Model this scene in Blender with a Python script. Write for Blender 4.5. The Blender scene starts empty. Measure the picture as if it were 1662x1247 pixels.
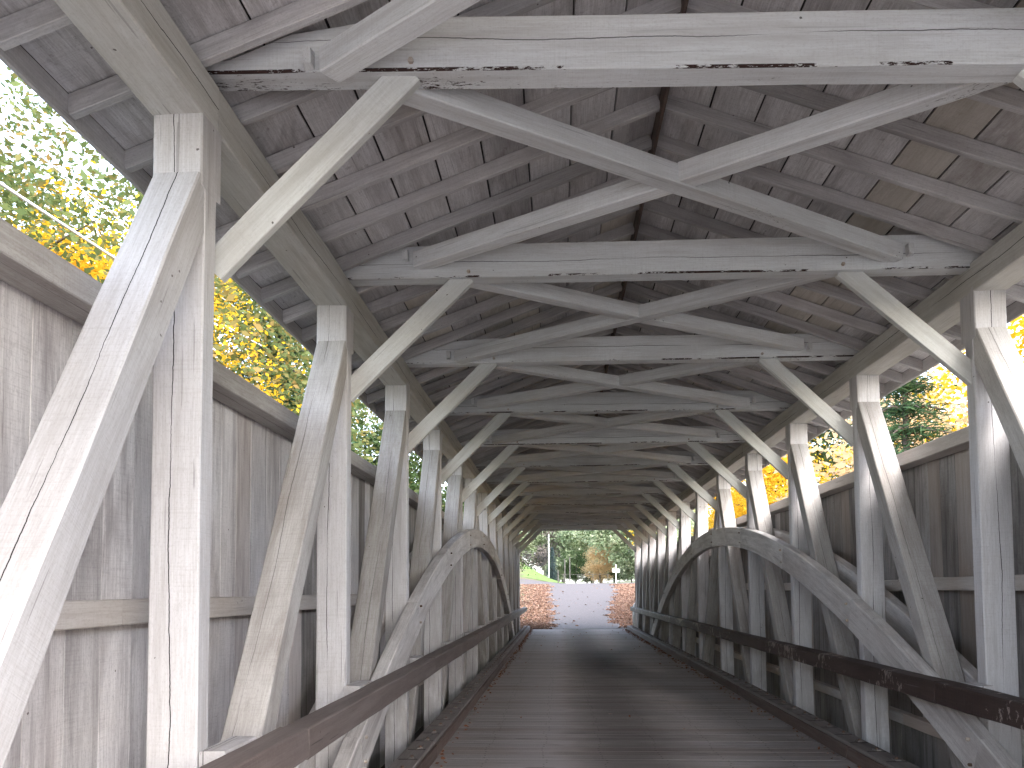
import bpy, math, random
import numpy as np
from mathutils import Vector, Matrix
rnd = random.Random(7)
nrs = np.random.RandomState(11)
sc = bpy.context.scene
col = sc.collection
H = 1.666                                   # eye height above the deck

# ------------------------------------------------------------------ camera
YAW, PITCH, ROLL, FPX = .057, .0577, -.0065, 1340.0
cy_, sy_ = math.cos(YAW), math.sin(YAW); cp_, sp_ = math.cos(PITCH), math.sin(PITCH)
fwd = Vector((-sy_*cp_, cy_*cp_, sp_)); r0 = Vector((cy_, sy_, 0)); u0 = r0.cross(fwd)
cr_, sr_ = math.cos(ROLL), math.sin(ROLL)
rgt = cr_*r0 + sr_*u0; upv = -sr_*r0 + cr_*u0
cam = bpy.data.cameras.new('camera'); camo = bpy.data.objects.new('camera', cam); col.objects.link(camo)
cam.sensor_fit = 'HORIZONTAL'; cam.sensor_width = 36; cam.lens = FPX*36/1662
cam.shift_y = (879.63-623.5)/1662; cam.clip_start = .05; cam.clip_end = 3000
m = Matrix.Identity(4)
for i in range(3):
    m[i][0] = rgt[i]; m[i][1] = upv[i]; m[i][2] = -fwd[i]
m[2][3] = H
camo.matrix_world = m
sc.camera = camo

# ------------------------------------------------------------------ light
SUN_EL, SUN_AZ = math.radians(37), math.radians(146)     # azimuth clockwise from +Y: from the right, behind the viewer
w = bpy.data.worlds.new('World'); sc.world = w; w.use_nodes = True
nt = w.node_tree; nt.nodes.clear()
wo = nt.nodes.new('ShaderNodeOutputWorld'); bg = nt.nodes.new('ShaderNodeBackground')
sky = nt.nodes.new('ShaderNodeTexSky'); sky.sky_type = 'NISHITA'; sky.sun_disc = False
sky.sun_elevation = SUN_EL; sky.sun_rotation = SUN_AZ; sky.dust_density = 2; sky.air_density = 1.0; sky.ozone_density = 1.5
hs = nt.nodes.new('ShaderNodeHueSaturation'); hs.inputs['Saturation'].default_value = .6
nt.links.new(sky.outputs[0], hs.inputs['Color']); nt.links.new(hs.outputs[0], bg.inputs[0]); nt.links.new(bg.outputs[0], wo.inputs[0])
bg.inputs[1].default_value = .15
sl = bpy.data.lights.new('sun', 'SUN'); sl.energy = .6; sl.angle = math.radians(20); sl.color = (1, .975, .95)
so = bpy.data.objects.new('sun', sl); col.objects.link(so)
sd = Vector((math.sin(SUN_AZ)*math.cos(SUN_EL), math.cos(SUN_AZ)*math.cos(SUN_EL), math.sin(SUN_EL)))
so.rotation_euler = sd.to_track_quat('Z', 'Y').to_euler(); so.location = (30, -30, 40)
sc.view_settings.view_transform = 'Standard'; sc.view_settings.look = 'None'
sc.view_settings.gamma = 1; sc.view_settings.use_curve_mapping = False
sc.view_settings.exposure = 3.14
cy = sc.cycles
cy.max_bounces = 10; cy.diffuse_bounces = 6; cy.glossy_bounces = 2; cy.transmission_bounces = 3; cy.transparent_max_bounces = 4
cy.use_denoising = True; cy.sample_clamp_indirect = 8

# ------------------------------------------------------------------ materials
class N:
    def __init__(s, name):
        s.m = bpy.data.materials.new(name); s.m.use_nodes = True; s.t = s.m.node_tree; s.t.nodes.clear()
        s.o = s.t.nodes.new('ShaderNodeOutputMaterial')
        s.b = s.t.nodes.new('ShaderNodeBsdfPrincipled'); s.t.links.new(s.b.outputs[0], s.o.inputs[0])
    def n(s, t, **k):
        x = s.t.nodes.new(t)
        for a, v in k.items(): setattr(x, a, v)
        return x
    def set(s, sock, v):
        if isinstance(v, bpy.types.NodeSocket): s.t.links.new(v, sock)
        elif v is not None: sock.default_value = v
    def math(s, op, a, b=None, c=None, clamp=False):
        x = s.n('ShaderNodeMath', operation=op, use_clamp=clamp)
        s.set(x.inputs[0], a); s.set(x.inputs[1], b)
        if c is not None: s.set(x.inputs[2], c)
        return x.outputs[0]
    def vmul(s, v, t):
        x = s.n('ShaderNodeVectorMath', operation='MULTIPLY'); s.set(x.inputs[0], v); x.inputs[1].default_value = t; return x.outputs[0]
    def vadd(s, a, b):
        x = s.n('ShaderNodeVectorMath', operation='ADD'); s.set(x.inputs[0], a); s.set(x.inputs[1], b); return x.outputs[0]
    def noise(s, v, scale=1, detail=3, rough=.55, dist=0):
        x = s.n('ShaderNodeTexNoise'); s.set(x.inputs['Vector'], v); x.inputs['Scale'].default_value = scale
        x.inputs['Detail'].default_value = detail; x.inputs['Roughness'].default_value = rough; x.inputs['Distortion'].default_value = dist
        return x.outputs[0]
    def step(s, v, a, b):                    # smooth ramp 0..1 from a to b
        x = s.n('ShaderNodeMapRange', interpolation_type='SMOOTHSTEP'); s.set(x.inputs[0], v)
        x.inputs[1].default_value = a; x.inputs[2].default_value = b
        return x.outputs[0]
    def mix(s, f, a, b, mode='MIX'):
        x = s.n('ShaderNodeMix', data_type='RGBA', blend_type=mode)
        s.set(x.inputs[0], f)
        s.set(x.inputs[6], a if isinstance(a, bpy.types.NodeSocket) else (*a, 1))
        s.set(x.inputs[7], b if isinstance(b, bpy.types.NodeSocket) else (*b, 1))
        return x.outputs[2]
    def bump(s, h, strength, dist=.004):
        x = s.n('ShaderNodeBump'); x.inputs['Strength'].default_value = strength; x.inputs['Distance'].default_value = dist
        s.set(x.inputs['Height'], h); s.t.links.new(x.outputs[0], s.b.inputs['Normal'])

def wood(name, base, grime, stain, bare=(.07, .035, .025), rough=.75, mottle=.5, streak=.5, crack=.0, peel=0., edge_peel=0., checks=.5,
         board_var=.12, tint=None, spots=.5, tint_amt=.5, cax=1, psc=(22, 85, 85), lane_bands=False, arris=False, feet=0):
    k = N(name)
    at = k.n('ShaderNodeAttribute', attribute_name='g')
    oi = k.n('ShaderNodeObjectInfo'); R = oi.outputs['Random']
    off = k.n('ShaderNodeCombineXYZ'); k.set(off.inputs[0], k.math('MULTIPLY', R, 91.7)); k.set(off.inputs[1], k.math('MULTIPLY', R, 57.3)); k.set(off.inputs[2], k.math('MULTIPLY', R, 23.1))
    g = k.vadd(at.outputs['Vector'], off.outputs[0])
    sep = k.n('ShaderNodeSeparateXYZ'); k.set(sep.inputs[0], at.outputs['Vector'])
    n1 = k.noise(k.vmul(g, (1.1, 3, 3)), 1.0, 5, .65, .4)
    n2 = k.noise(k.vmul(g, (.7, 13, 13)), 1.0, 4, .6)
    n3 = k.noise(k.vmul(g, (5, 120, 120)), 1.0, 2, .6)
    n4 = k.noise(g, 38, 3, .6)
    sp = k.step(k.noise(g, 14, 4, .7), .60, .72)
    c = k.mix(k.math('MULTIPLY', k.step(n1, .38, .68), mottle), base, grime)
    c = k.mix(k.math('MULTIPLY', k.step(n2, .46, .72), streak), c, stain)
    c = k.mix(k.math('MULTIPLY', sp, .35*spots), c, stain)
    c = k.mix(k.math('MULTIPLY', k.step(n3, .4, .62), .22), c, stain)
    n5 = k.noise(k.vmul(g, (60, 110, 110)), 1, 3, .75)
    c = k.mix(k.math('MULTIPLY', k.step(n5, .5, .68), .30), c, stain)
    sw = k.noise(k.vmul(g, (150, 5, 5)), 1, 1, .5)          # saw marks across the grain
    c = k.mix(k.math('MULTIPLY', k.math('MULTIPLY', k.step(sw, .5, .7), k.step(k.noise(k.vmul(g, (1.3, 2, 2)), 1, 2), .42, .6)), .15), c, stain)
    vs = k.n('ShaderNodeTexVoronoi'); k.set(vs.inputs['Vector'], g); vs.inputs['Scale'].default_value = 7      # knots, nail heads, chips
    dot = k.math('MULTIPLY', k.math('LESS_THAN', vs.outputs['Distance'], k.math('MULTIPLY', n5, .085)), k.math('GREATER_THAN', k.noise(k.vmul(g, (2, 3, 3)), 1, 2), .5))
    c = k.mix(k.math('MULTIPLY', dot, .8), c, tuple(q*.5 for q in bare))
    if feet:                                 # splash and dust on the foot of the timber
        fm = k.math('MULTIPLY', k.step(sep.outputs[0], 2.1, .6), k.step(k.noise(k.vmul(g, (3, 9, 9)), 1, 4, .7), .3, .6))
        c = k.mix(k.math('MULTIPLY', fm, feet), c, stain)
    n6 = k.noise(k.vmul(g, (.45, 2.2, 2.2)), 1.0, 6, .75, .8)
    c = k.mix(k.math('MULTIPLY', k.step(n6, .50, .66), .55*mottle), c, stain)
    if tint:
        c = k.mix(k.math('MULTIPLY', k.step(k.math('FRACT', k.math('MULTIPLY', R, 7.31)), .72, .95), tint_amt), c, tint)
    if lane_bands:                                  # darker band along the middle, paler band left of it, nail dots
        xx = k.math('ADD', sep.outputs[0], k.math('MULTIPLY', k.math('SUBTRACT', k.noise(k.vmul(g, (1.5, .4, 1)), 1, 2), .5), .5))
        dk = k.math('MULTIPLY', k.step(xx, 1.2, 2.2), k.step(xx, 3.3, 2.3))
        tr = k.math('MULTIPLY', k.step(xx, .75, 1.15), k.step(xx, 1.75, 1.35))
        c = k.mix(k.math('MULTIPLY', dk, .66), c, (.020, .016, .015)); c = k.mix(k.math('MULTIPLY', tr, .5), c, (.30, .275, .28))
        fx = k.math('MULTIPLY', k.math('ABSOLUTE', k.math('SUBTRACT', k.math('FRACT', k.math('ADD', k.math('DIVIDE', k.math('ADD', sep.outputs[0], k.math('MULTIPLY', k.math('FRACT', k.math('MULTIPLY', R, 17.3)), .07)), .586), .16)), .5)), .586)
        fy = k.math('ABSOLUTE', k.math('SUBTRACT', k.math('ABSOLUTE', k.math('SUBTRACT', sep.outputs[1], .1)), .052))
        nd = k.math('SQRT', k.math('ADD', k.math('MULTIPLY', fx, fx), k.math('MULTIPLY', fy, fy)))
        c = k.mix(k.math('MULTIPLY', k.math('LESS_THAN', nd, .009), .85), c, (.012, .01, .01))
    v = k.math('MULTIPLY_ADD', k.math('FRACT', k.math('MULTIPLY', R, 13.7)), board_var*2, 1-board_var)
    hv = k.n('ShaderNodeHueSaturation'); k.set(hv.inputs['Value'], v); k.set(hv.inputs['Color'], c); c = hv.outputs[0]
    ht = k.math('ADD', k.math('ADD', k.math('MULTIPLY', n3, .8), k.math('MULTIPLY', n4, .6)), k.math('MULTIPLY', sw, .5))
    if checks:
        ck = k.step(k.noise(k.vmul(g, (1.6, 55, 55)), 1, 1, .4), .715, .745)
        ck = k.math('MULTIPLY', ck, checks)
        c = k.mix(ck, c, (bare[0]*.6, bare[1]*.7, bare[2]*.8)); ht = k.math('SUBTRACT', ht, ck)
    if crack:
        gx = k.n('ShaderNodeCombineXYZ'); k.set(gx.inputs[0], k.math('ADD', sep.outputs[0], k.math('MULTIPLY', R, 50)))
        wob = k.math('ADD', k.noise(gx.outputs[0], .55, 2, .5), k.math('MULTIPLY', k.math('SUBTRACT', k.noise(gx.outputs[0], 9, 3, .6), .5), .16))
        cen = k.math('MULTIPLY_ADD', k.math('SUBTRACT', wob, .5), .10, k.math('MULTIPLY_ADD', k.math('FRACT', k.math('MULTIPLY', R, 29.3)), .08, -.04))
        d = k.math('ABSOLUTE', k.math('SUBTRACT', sep.outputs[cax], cen))
        wd = k.math('MULTIPLY', k.step(k.noise(gx.outputs[0], .7, 2, .5), .36, .56), .0026)
        cr = k.math('MULTIPLY', k.math('LESS_THAN', d, wd), crack)
        c = k.mix(cr, c, (.012, .01, .01)); ht = k.math('SUBTRACT', ht, k.math('MULTIPLY', cr, 3))
    if peel or edge_peel:
        pn = k.noise(k.vmul(g, psc), 1, 5, .75)
        ms = k.noise(k.vmul(g, (.8, 2.5, 2.5)), 1, 2, .5)
        th = k.math('ADD', pn, k.math('MULTIPLY', k.math('SUBTRACT', ms, .5), .8))
        if edge_peel:                        # the lower arris has lost its paint
            if arris:
                ar = k.math('MULTIPLY', k.math('LESS_THAN', sep.outputs[2], -.121), k.math('LESS_THAN', sep.outputs[1], -.069))
                ax = k.n('ShaderNodeCombineXYZ'); k.set(ax.inputs[0], k.math('ADD', sep.outputs[0], k.math('MULTIPLY', R, 31)))
                am = k.step(k.noise(ax.outputs[0], 1.6, 3, .6), .44, .52)
                ed = k.math('ADD', k.math('MULTIPLY', k.step(sep.outputs[2], -.05, -.13), .62), k.math('MULTIPLY', k.math('MULTIPLY', ar, am), 1.3))
                th = k.math('ADD', th, k.math('MULTIPLY', ed, edge_peel))
            else:
                th = k.math('ADD', th, k.math('MULTIPLY', k.step(sep.outputs[1], -.02, -.055), edge_peel))
        pk = k.step(th, .80-peel, .82-peel)
        c = k.mix(pk, c, bare); ht = k.math('SUBTRACT', ht, pk)
    k.set(k.b.inputs['Base Color'], c); k.b.inputs['Roughness'].default_value = rough
    k.b.inputs['Specular IOR Level'].default_value = .3
    k.bump(ht, .55, .003)
    return k.m

M = {}
M['post'] = wood('aged_white_paint', (.63, .615, .63), (.52, .50, .50), (.33, .30, .29), crack=1, checks=.35, mottle=.45, streak=.35, feet=.55)
M['brace'] = wood('grimy_white_paint', (.50, .48, .465), (.37, .345, .33), (.20, .17, .15), crack=.6, checks=.3, mottle=.75, streak=.35, feet=.4)
M['arch'] = wood('arch_paint', (.72, .69, .675), (.52, .485, .47), (.27, .235, .22), peel=.0, checks=.3, mottle=.85)
M['beam'] = wood('beam_paint', (.77, .785, .80), (.63, .63, .635), (.48, .46, .45), crack=.8, peel=-.05, edge_peel=.21, bare=(.04, .02, .017), checks=.15, cax=2, spots=.4, arris=True)
M['knee'] = wood('knee_paint', (.73, .735, .73), (.61, .605, .585), (.46, .45, .42), checks=.3, board_var=.08)
M['xbrace'] = wood('cross_brace_paint', (.73, .735, .745), (.58, .575, .575), (.42, .395, .38), peel=-.05, edge_peel=.13, bare=(.045, .032, .027), checks=.25)
M['chord'] = wood('chord_paint', (.64, .625, .605), (.49, .465, .43), (.36, .33, .29), crack=1, checks=.3)
M['rafter'] = wood('rafter_paint', (.60, .58, .58), (.44, .415, .41), (.26, .235, .23), checks=.3, mottle=.8, board_var=.2)
M['roof'] = wood('roof_board_paint', (.67, .65, .655), (.47, .45, .45), (.20, .17, .165), checks=.25, mottle=.9, streak=.35, board_var=.2, tint=(.55, .48, .37), spots=1.4)
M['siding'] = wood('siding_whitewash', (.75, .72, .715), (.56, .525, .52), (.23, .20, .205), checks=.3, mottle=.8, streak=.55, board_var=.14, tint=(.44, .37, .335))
M['siding_dark'] = wood('siding_dark_boards', (.38, .355, .34), (.22, .20, .19), (.07, .058, .056), checks=.3, mottle=.75, streak=.7, board_var=.2, tint=(.38, .32, .28))
M['girt'] = wood('girt_wood', (.62, .58, .55), (.48, .43, .39), (.36, .30, .26), checks=.2, tint=(.45, .34, .27), board_var=.1)
M['rail'] = wood('brown_rail_wood', (.145, .115, .107), (.085, .06, .055), (.20, .17, .16), bare=(.03, .018, .015), rough=.6, streak=.7, checks=.6)
M['rail_peel'] = wood('brown_rail_worn', (.075, .05, .044), (.035, .02, .018), (.022, .014, .013), bare=(.27, .22, .20), rough=.6, peel=.20, checks=.5, psc=(16, 9, 9))
M['curb'] = wood('curb_wood', (.24, .215, .205), (.17, .145, .135), (.11, .085, .075), rough=.85, streak=.5)
M['curb_side'] = wood('curb_brown', (.115, .078, .066), (.07, .045, .04), (.19, .155, .14), rough=.8, streak=.6)
M['deck'] = wood('deck_plank', (.34, .31, .30), (.25, .225, .215), (.13, .11, .104), bare=(.02, .015, .014), rough=.85, streak=.35, checks=.7, mottle=.3, board_var=.06, tint=(.21, .165, .15), lane_bands=True)
M['dark'] = wood('under_timber', (.06, .05, .045), (.04, .033, .03), (.03, .022, .02))
M['bolt'] = wood('bolt_iron', (.10, .07, .055), (.05, .035, .03), (.16, .08, .04), rough=.6, checks=0)
M['bolt_white'] = wood('bolt_painted', (.50, .47, .44), (.36, .30, .25), (.34, .18, .07), checks=0)

M['deck'].node_tree.nodes['Principled BSDF'].inputs['Specular IOR Level'].default_value = .12
def simple(name, colr, rough=.8, nscale=None, c2=None, bumps=0, metallic=0, lo=.35, hi=.65):
    k = N(name); k.b.inputs['Roughness'].default_value = rough; k.b.inputs['Metallic'].default_value = metallic
    k.b.inputs['Specular IOR Level'].default_value = .3
    if nscale:
        tc = k.n('ShaderNodeTexCoord'); n = k.noise(tc.outputs['Object'], nscale, 6, .65)
        k.set(k.b.inputs['Base Color'], k.mix(k.step(n, lo, hi), colr, c2))
        if bumps: k.bump(n, bumps, .05)
    else: k.b.inputs['Base Color'].default_value = (*colr, 1)
    return k.m
M['wire'] = simple('cable_sheath', (.78, .78, .78), .5, 4, (.7, .7, .7))
M['shingle'] = simple('roof_shingle', (.05, .045, .045), .9, 12, (.08, .07, .07), .5)
M['bark'] = simple('bark', (.12, .10, .085), .95, 9, (.06, .05, .04), 1)
M['bark_pale'] = simple('bark_pale', (.25, .23, .21), .95, 7, (.13, .11, .10), 1)
M['ground'] = simple('soil_and_grass', (.085, .11, .04), .95, .9, (.12, .10, .06), .6)
M['lawn'] = simple('lawn_turf', (.09, .17, .035), .95, 2.5, (.13, .19, .05), .5)
M['road'] = simple('gravel_road', (.118, .102, .102), .9, 9, (.088, .076, .075), .4)
M['bounce_gravel'] = simple('pale_bounce_gravel', (.46, .44, .43), .95, 6, (.36, .34, .33), .3)
M['water'] = simple('creek_water', (.03, .035, .025), .15, 2, (.04, .045, .03), .3)
M['white'] = simple('white_enamel', (.75, .75, .73), .5, 8, (.6, .6, .58))
M['stone'] = simple('abutment_stone', (.25, .23, .21), .9, 4, (.16, .15, .14), .8)
M['pole'] = simple('pole_wood', (.09, .085, .08), .9, 5, (.06, .055, .05), .5)

def leafmat(name, c1, c2, c3, tr=.45):
    k = N(name); t = k.t
    at = k.n('ShaderNodeAttribute', attribute_name='lr')
    r = k.n('ShaderNodeValToRGB'); k.set(r.inputs[0], at.outputs['Fac'])
    e = r.color_ramp.elements; e[0].color = (*c1, 1); e[1].color = (*c3, 1); x = e.new(.5); x.color = (*c2, 1)
    k.set(k.b.inputs['Base Color'], r.outputs[0]); k.b.inputs['Roughness'].default_value = .6
    k.b.inputs['Specular IOR Level'].default_value = .2
    tl = k.n('ShaderNodeBsdfTranslucent'); mx = k.n('ShaderNodeMixShader'); mx.inputs[0].default_value = tr
    t.links.new(r.outputs[0], tl.inputs[0]); t.links.new(k.b.outputs[0], mx.inputs[1]); t.links.new(tl.outputs[0], mx.inputs[2])
    t.links.new(mx.outputs[0], k.o.inputs[0])
    return k.m
M['lf_yellow'] = leafmat('yellow_maple_leaf', (.70, .34, .025), (.78, .50, .035), (.74, .60, .08), .65)
M['lf_green'] = leafmat('green_leaf', (.03, .06, .02), (.055, .09, .03), (.10, .11, .035), .35)
M['lf_mixed'] = leafmat('turning_leaf', (.06, .10, .035), (.12, .15, .05), (.30, .17, .05), .5)
M['lf_orange'] = leafmat('orange_leaf', (.66, .42, .22), (.72, .52, .3), (.64, .54, .36), .65)
M['lf_washed'] = leafmat('washed_out_green_leaf', (.27, .35, .21), (.36, .42, .27), (.47, .46, .34), .55)  # far greens paled in colour to stand in for glare and overexposure
M['lf_conifer'] = leafmat('conifer_needle', (.03, .07, .03), (.045, .095, .04), (.075, .12, .05), .25)
M['lf_blue'] = leafmat('blue_spruce_needle', (.035, .06, .06), (.05, .08, .085), (.08, .11, .11), .2)
M['lf_grey'] = leafmat('bare_twig', (.20, .17, .16), (.27, .23, .22), (.30, .25, .20), .2)
M['litter'] = leafmat('fallen_leaf', (.11, .05, .036), (.21, .12, .085), (.33, .23, .165), .1)
M['litter_deck'] = leafmat('fallen_leaf_brown', (.12, .045, .02), (.20, .08, .04), (.16, .09, .05), .1)

def smooth(t): t = max(0, min(1, t)); return t*t*(3-2*t)
# ------------------------------------------------------------------ mesh helpers
def new_mesh(name, V, F, G=None, mat=None, smooth=False):
    me = bpy.data.meshes.new(name); me.from_pydata([tuple(v) for v in V], [], F)
    if G is not None:
        a = me.attributes.new('g', 'FLOAT_VECTOR', 'POINT'); a.data.foreach_set('vector', np.asarray(G, dtype=np.float32).ravel())
    if mat: me.materials.append(mat)
    if smooth: me.polygons.foreach_set('use_smooth', [True]*len(me.polygons))
    me.update(); return me
def obj(name, me, parent=None, loc=None, mat4=None):
    o = bpy.data.objects.new(name, me); col.objects.link(o)
    if parent is not None: o.parent = parent
    base = parent['_w'] if parent is not None and '_w' in parent else (0, 0, 0)
    if mat4 is not None:
        mm = mat4.copy()
        for i in range(3): mm[i][3] -= base[i]
        o.matrix_basis = mm
    else:
        l = loc or (0, 0, 0); o.location = (l[0]-base[0], l[1]-base[1], l[2]-base[2])
    return o
def empty(name, loc):
    o = bpy.data.objects.new(name, None); col.objects.link(o); o.location = loc; o['_w'] = loc; o.empty_display_size = .2
    return o
def tag(o, label=None, cat=None, group=None, kind=None):
    if label: o['label'] = label
    if cat: o['category'] = cat
    if group: o['group'] = group
    if kind: o['kind'] = kind
    return o
def ring(y0, y1, z0, z1, c):
    return [(y0+c, z0), (y1-c, z0), (y1, z0+c), (y1, z1-c), (y1-c, z1), (y0+c, z1), (y0, z1-c), (y0, z0+c)]
def loft_mesh(name, rings, mat, ch=.007, jit=.002):
    """rings: (x, y0, y1, z0, z1) sections along local x"""
    V = []; F = []; G = []
    for (x, y0, y1, z0, z1, *gz) in rings:
        gz = gz[0] if gz else 0
        j = [(rnd.uniform(-jit, jit), rnd.uniform(-jit, jit)) for _ in range(4)]
        for i, (y, z) in enumerate(ring(y0, y1, z0, z1, ch)):
            q = j[[0, 1, 1, 2, 2, 3, 3, 0][i]]
            V.append((x, y+q[0], z+q[1])); G.append((x, y, z-gz))
    n = len(rings)
    for a in range(n-1):
        for i in range(8):
            F.append((a*8+i, a*8+(i+1) % 8, (a+1)*8+(i+1) % 8, (a+1)*8+i))
    F.append(tuple(range(7, -1, -1))); F.append(tuple((n-1)*8+i for i in range(8)))
    # F winding: fix outward
    F = [tuple(reversed(f)) for f in F]
    return new_mesh(name, V, F, G, mat)
def box_rings(L, w, h, step=.45, jit=True):
    n = max(1, int(L/step)); return [(L*i/n, -w/2, w/2, -h/2, h/2) for i in range(n+1)]
def frame(p0, p1, side):
    """matrix: local x along p0->p1, local y close to side"""
    x = (Vector(p1)-Vector(p0)).normalized(); y = Vector(side); y = (y-x*y.dot(x)).normalized(); z = x.cross(y)
    m = Matrix.Identity(4)
    for i in range(3): m[i][0] = x[i]; m[i][1] = y[i]; m[i][2] = z[i]; m[i][3] = p0[i]
    return m
def timber(name, p0, p1, w, h, side, mat, parent=None, ch=.007, jit=.002, me=None):
    """w across 'side', h across the third axis, centred on p0-p1"""
    L = (Vector(p1)-Vector(p0)).length
    if me is None: me = loft_mesh(name, box_rings(L, w, h), mat, ch, jit)
    return obj(name, me, parent, mat4=frame(p0, p1, side))
def E(x, y, z): return (x, y, z+H)           # eye-relative height to world
def cyl_mesh(name, r, h, n, mat, cone=1.0):
    V = []; G = []
    for k, (zz, rr) in enumerate(((0, r), (h*.7, r), (h, r*.75*cone))):
        for i in range(n):
            a = 2*math.pi*i/n; V.append((zz, rr*math.cos(a), rr*math.sin(a))); G.append(V[-1])
    F = [(k*n+i, k*n+(i+1) % n, (k+1)*n+(i+1) % n, (k+1)*n+i) for k in range(2) for i in range(n)]
    F.append(tuple(2*n+i for i in range(n))); F.append(tuple(range(n-1, -1, -1)))
    return new_mesh(name, V, F, G, mat)
def tube(name, pts, radii, mat, n=8, parent=None, loc=None):
    V = []; F = []
    P = [Vector(p) for p in pts]
    for i, p in enumerate(P):
        t = (P[min(i+1, len(P)-1)]-P[max(i-1, 0)]).normalized()
        a = t.cross(Vector((0, 0, 1)) if abs(t.z) < .9 else Vector((1, 0, 0))).normalized(); b = t.cross(a)
        for j in range(n):
            th = 2*math.pi*j/n; V.append(p+radii[i]*(a*math.cos(th)+b*math.sin(th)))
    for i in range(len(P)-1):
        for j in range(n): F.append((i*n+j, i*n+(j+1) % n, (i+1)*n+(j+1) % n, (i+1)*n+j))
    F.append(tuple(range(n-1, -1, -1))); F.append(tuple((len(P)-1)*n+j for j in range(n)))
    return V, F

# ------------------------------------------------------------------ bridge dimensions
S = 2.5404
def Yn(n): return (n+.5093)*S
XL, XR, XC = -1.644, 3.156, .756            # inner faces of the two trusses, centre line
Y0, Y1 = Yn(-1)-.12, Yn(13)+.12             # the two portals
ADJ = {('L', 1): -.08, ('R', 2): .06}
def post_y(side, n): return Yn(n)-.10+ADJ.get((side, n), 0)   # front face of the post head
ZC0, ZC1 = 2.237, 2.47                      # top chord
SL = .37; ZR = 3.388                        # rafter slope, underside of the rafters at the ridge
ORD = ['', 'first', 'second', 'third', 'fourth', 'fifth', 'sixth', 'seventh', 'eighth', 'ninth', 'tenth', 'eleventh', 'twelfth', 'thirteenth']

# deck ------------------------------------------------------------
deck = empty('bridge_deck', (XC, Y0, 0)); tag(deck, kind='structure')
PW = .2; npl = int((Y1+.3-(Y0-.2))/PW)
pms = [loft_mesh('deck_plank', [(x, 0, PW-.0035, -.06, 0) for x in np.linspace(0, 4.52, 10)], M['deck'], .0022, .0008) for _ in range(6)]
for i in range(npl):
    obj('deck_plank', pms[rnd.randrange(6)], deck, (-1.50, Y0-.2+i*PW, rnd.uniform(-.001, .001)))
for x in np.linspace(-1.3, 2.8, 8):
    timber('stringer', (x, Y0-.2, -.21), (x, Y1+.25, -.21), .15, .29, (1, 0, 0), M['dark'], deck)

# curbs -----------------------------------------------------------
cleat_me = loft_mesh('bolt_plate', [(0, -.045, .045, 0, .012), (.05, -.045, .045, 0, .014)], M['curb'], .003, .001)
bolt_me = cyl_mesh('bolt', .016, .022, 6, M['bolt'])
slot_me = loft_mesh('slot_shade_plate', [(0, -.085, .085, 0, .004), (.022, -.085, .085, 0, .004)], M['dark'], .001, 0)  # thin dark plate standing in for the shade of an open slot
for side in 'LR':
    x0, x1 = (-1.485, -1.232) if side == 'L' else (2.765, 3.01)
    c = empty('curb', ((x0+x1)/2, Y0, 0))
    tag(c, 'low grey timber curb along the left edge of the deck with rows of bolts' if side == 'L' else 'low brown timber curb along the right edge of the bridge deck',
        'curb', 'timber curbs along both sides of the deck')
    L = 4.9; y = Y0-.15; inn = x1 if side == 'L' else x0; sg = 1 if side == 'L' else -1
    while y < Y1-.2:
        e = min(y+L, Y1+.15); jx = rnd.uniform(-.004, .004)
        xa, xb = (x0, x1-.03) if side == 'L' else (x0+.03, x1)
        timber('curb_timber', ((xa+xb)/2+jx, y+.006, .078), ((xa+xb)/2+jx, e-.006, .078), xb-xa, .15, (1, 0, 0), M['curb'], c, .01, .004)
        timber('facing_board', (inn-sg*.0135, y+.01, .065), (inn-sg*.0135, e-.01, .065), .027, .124, (1, 0, 0), M['curb_side'], c, .004, .003)
        y = e
    y = Y0+.3
    while y < Y1-.2:
        if (side == 'L' and y > 5) or (side == 'R' and y > 5):
            xc = (x0+x1)/2-sg*.01
            m4 = Matrix.Translation((xc-.0, y, .1535))
            obj('bolt_plate', cleat_me, c, mat4=m4@Matrix.Rotation(0, 4, 'Z'))
            b = obj('bolt', bolt_me, c, mat4=Matrix.Translation((xc+.025, y, .16))@Matrix.Rotation(-math.pi/2, 4, 'Y'))
            obj('slot_shade_plate', slot_me, c, mat4=Matrix.Translation((xc, y-.075, .1545))@Matrix.Rotation(math.pi/2, 4, 'Z'))
        y += .45

# trusses ---------------------------------------------------------
ZA = .82; KA = .0213; YA = Yn(6)+.08
def arch_low(y): return ZA-KA*(y-YA)**2
bw_me = cyl_mesh('bolt', .015, .026, 6, M['bolt_white'])
bd_me = cyl_mesh('bolt', .013, .026, 6, M['bolt'])
def arch_seg(ya, yb, xa, xb, parent, mat, d):
    n = 6; V = []; G = []; F = []; s = 0; jz = rnd.uniform(-.008, .008); jx = rnd.uniform(-.004, .004)
    c = .01; prev = None
    for i in range(n+1):
        y = ya+(yb-ya)*i/n; z = arch_low(y)+jz
        t = Vector((0, 1, -2*KA*(y-YA))).normalized(); nn = Vector((0, -t.z, t.y))
        p = Vector((0, y, z))
        if prev is not None: s += (p-prev).length
        prev = p
        for (u, v) in ring(xa+jx, xb+jx, 0, d, c):
            q = p+nn*v; V.append((u, q.y+0, q.z+H)); G.append((s, v-d/2, u-(xa+xb)/2))
    for a in range(n):
        for i in range(8): F.append((a*8+i, (a+1)*8+i, (a+1)*8+(i+1) % 8, a*8+(i+1) % 8))
    F.append(tuple(range(8))); F.append(tuple(n*8+i for i in range(7, -1, -1)))
    F = [tuple(reversed(f)) for f in F]
    base = Vector((0, ya, H)); V = [Vector(v)-base for v in V]
    return obj('arch_segment', new_mesh('arch_segment', V, F, G, mat), parent, tuple(base))
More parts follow.
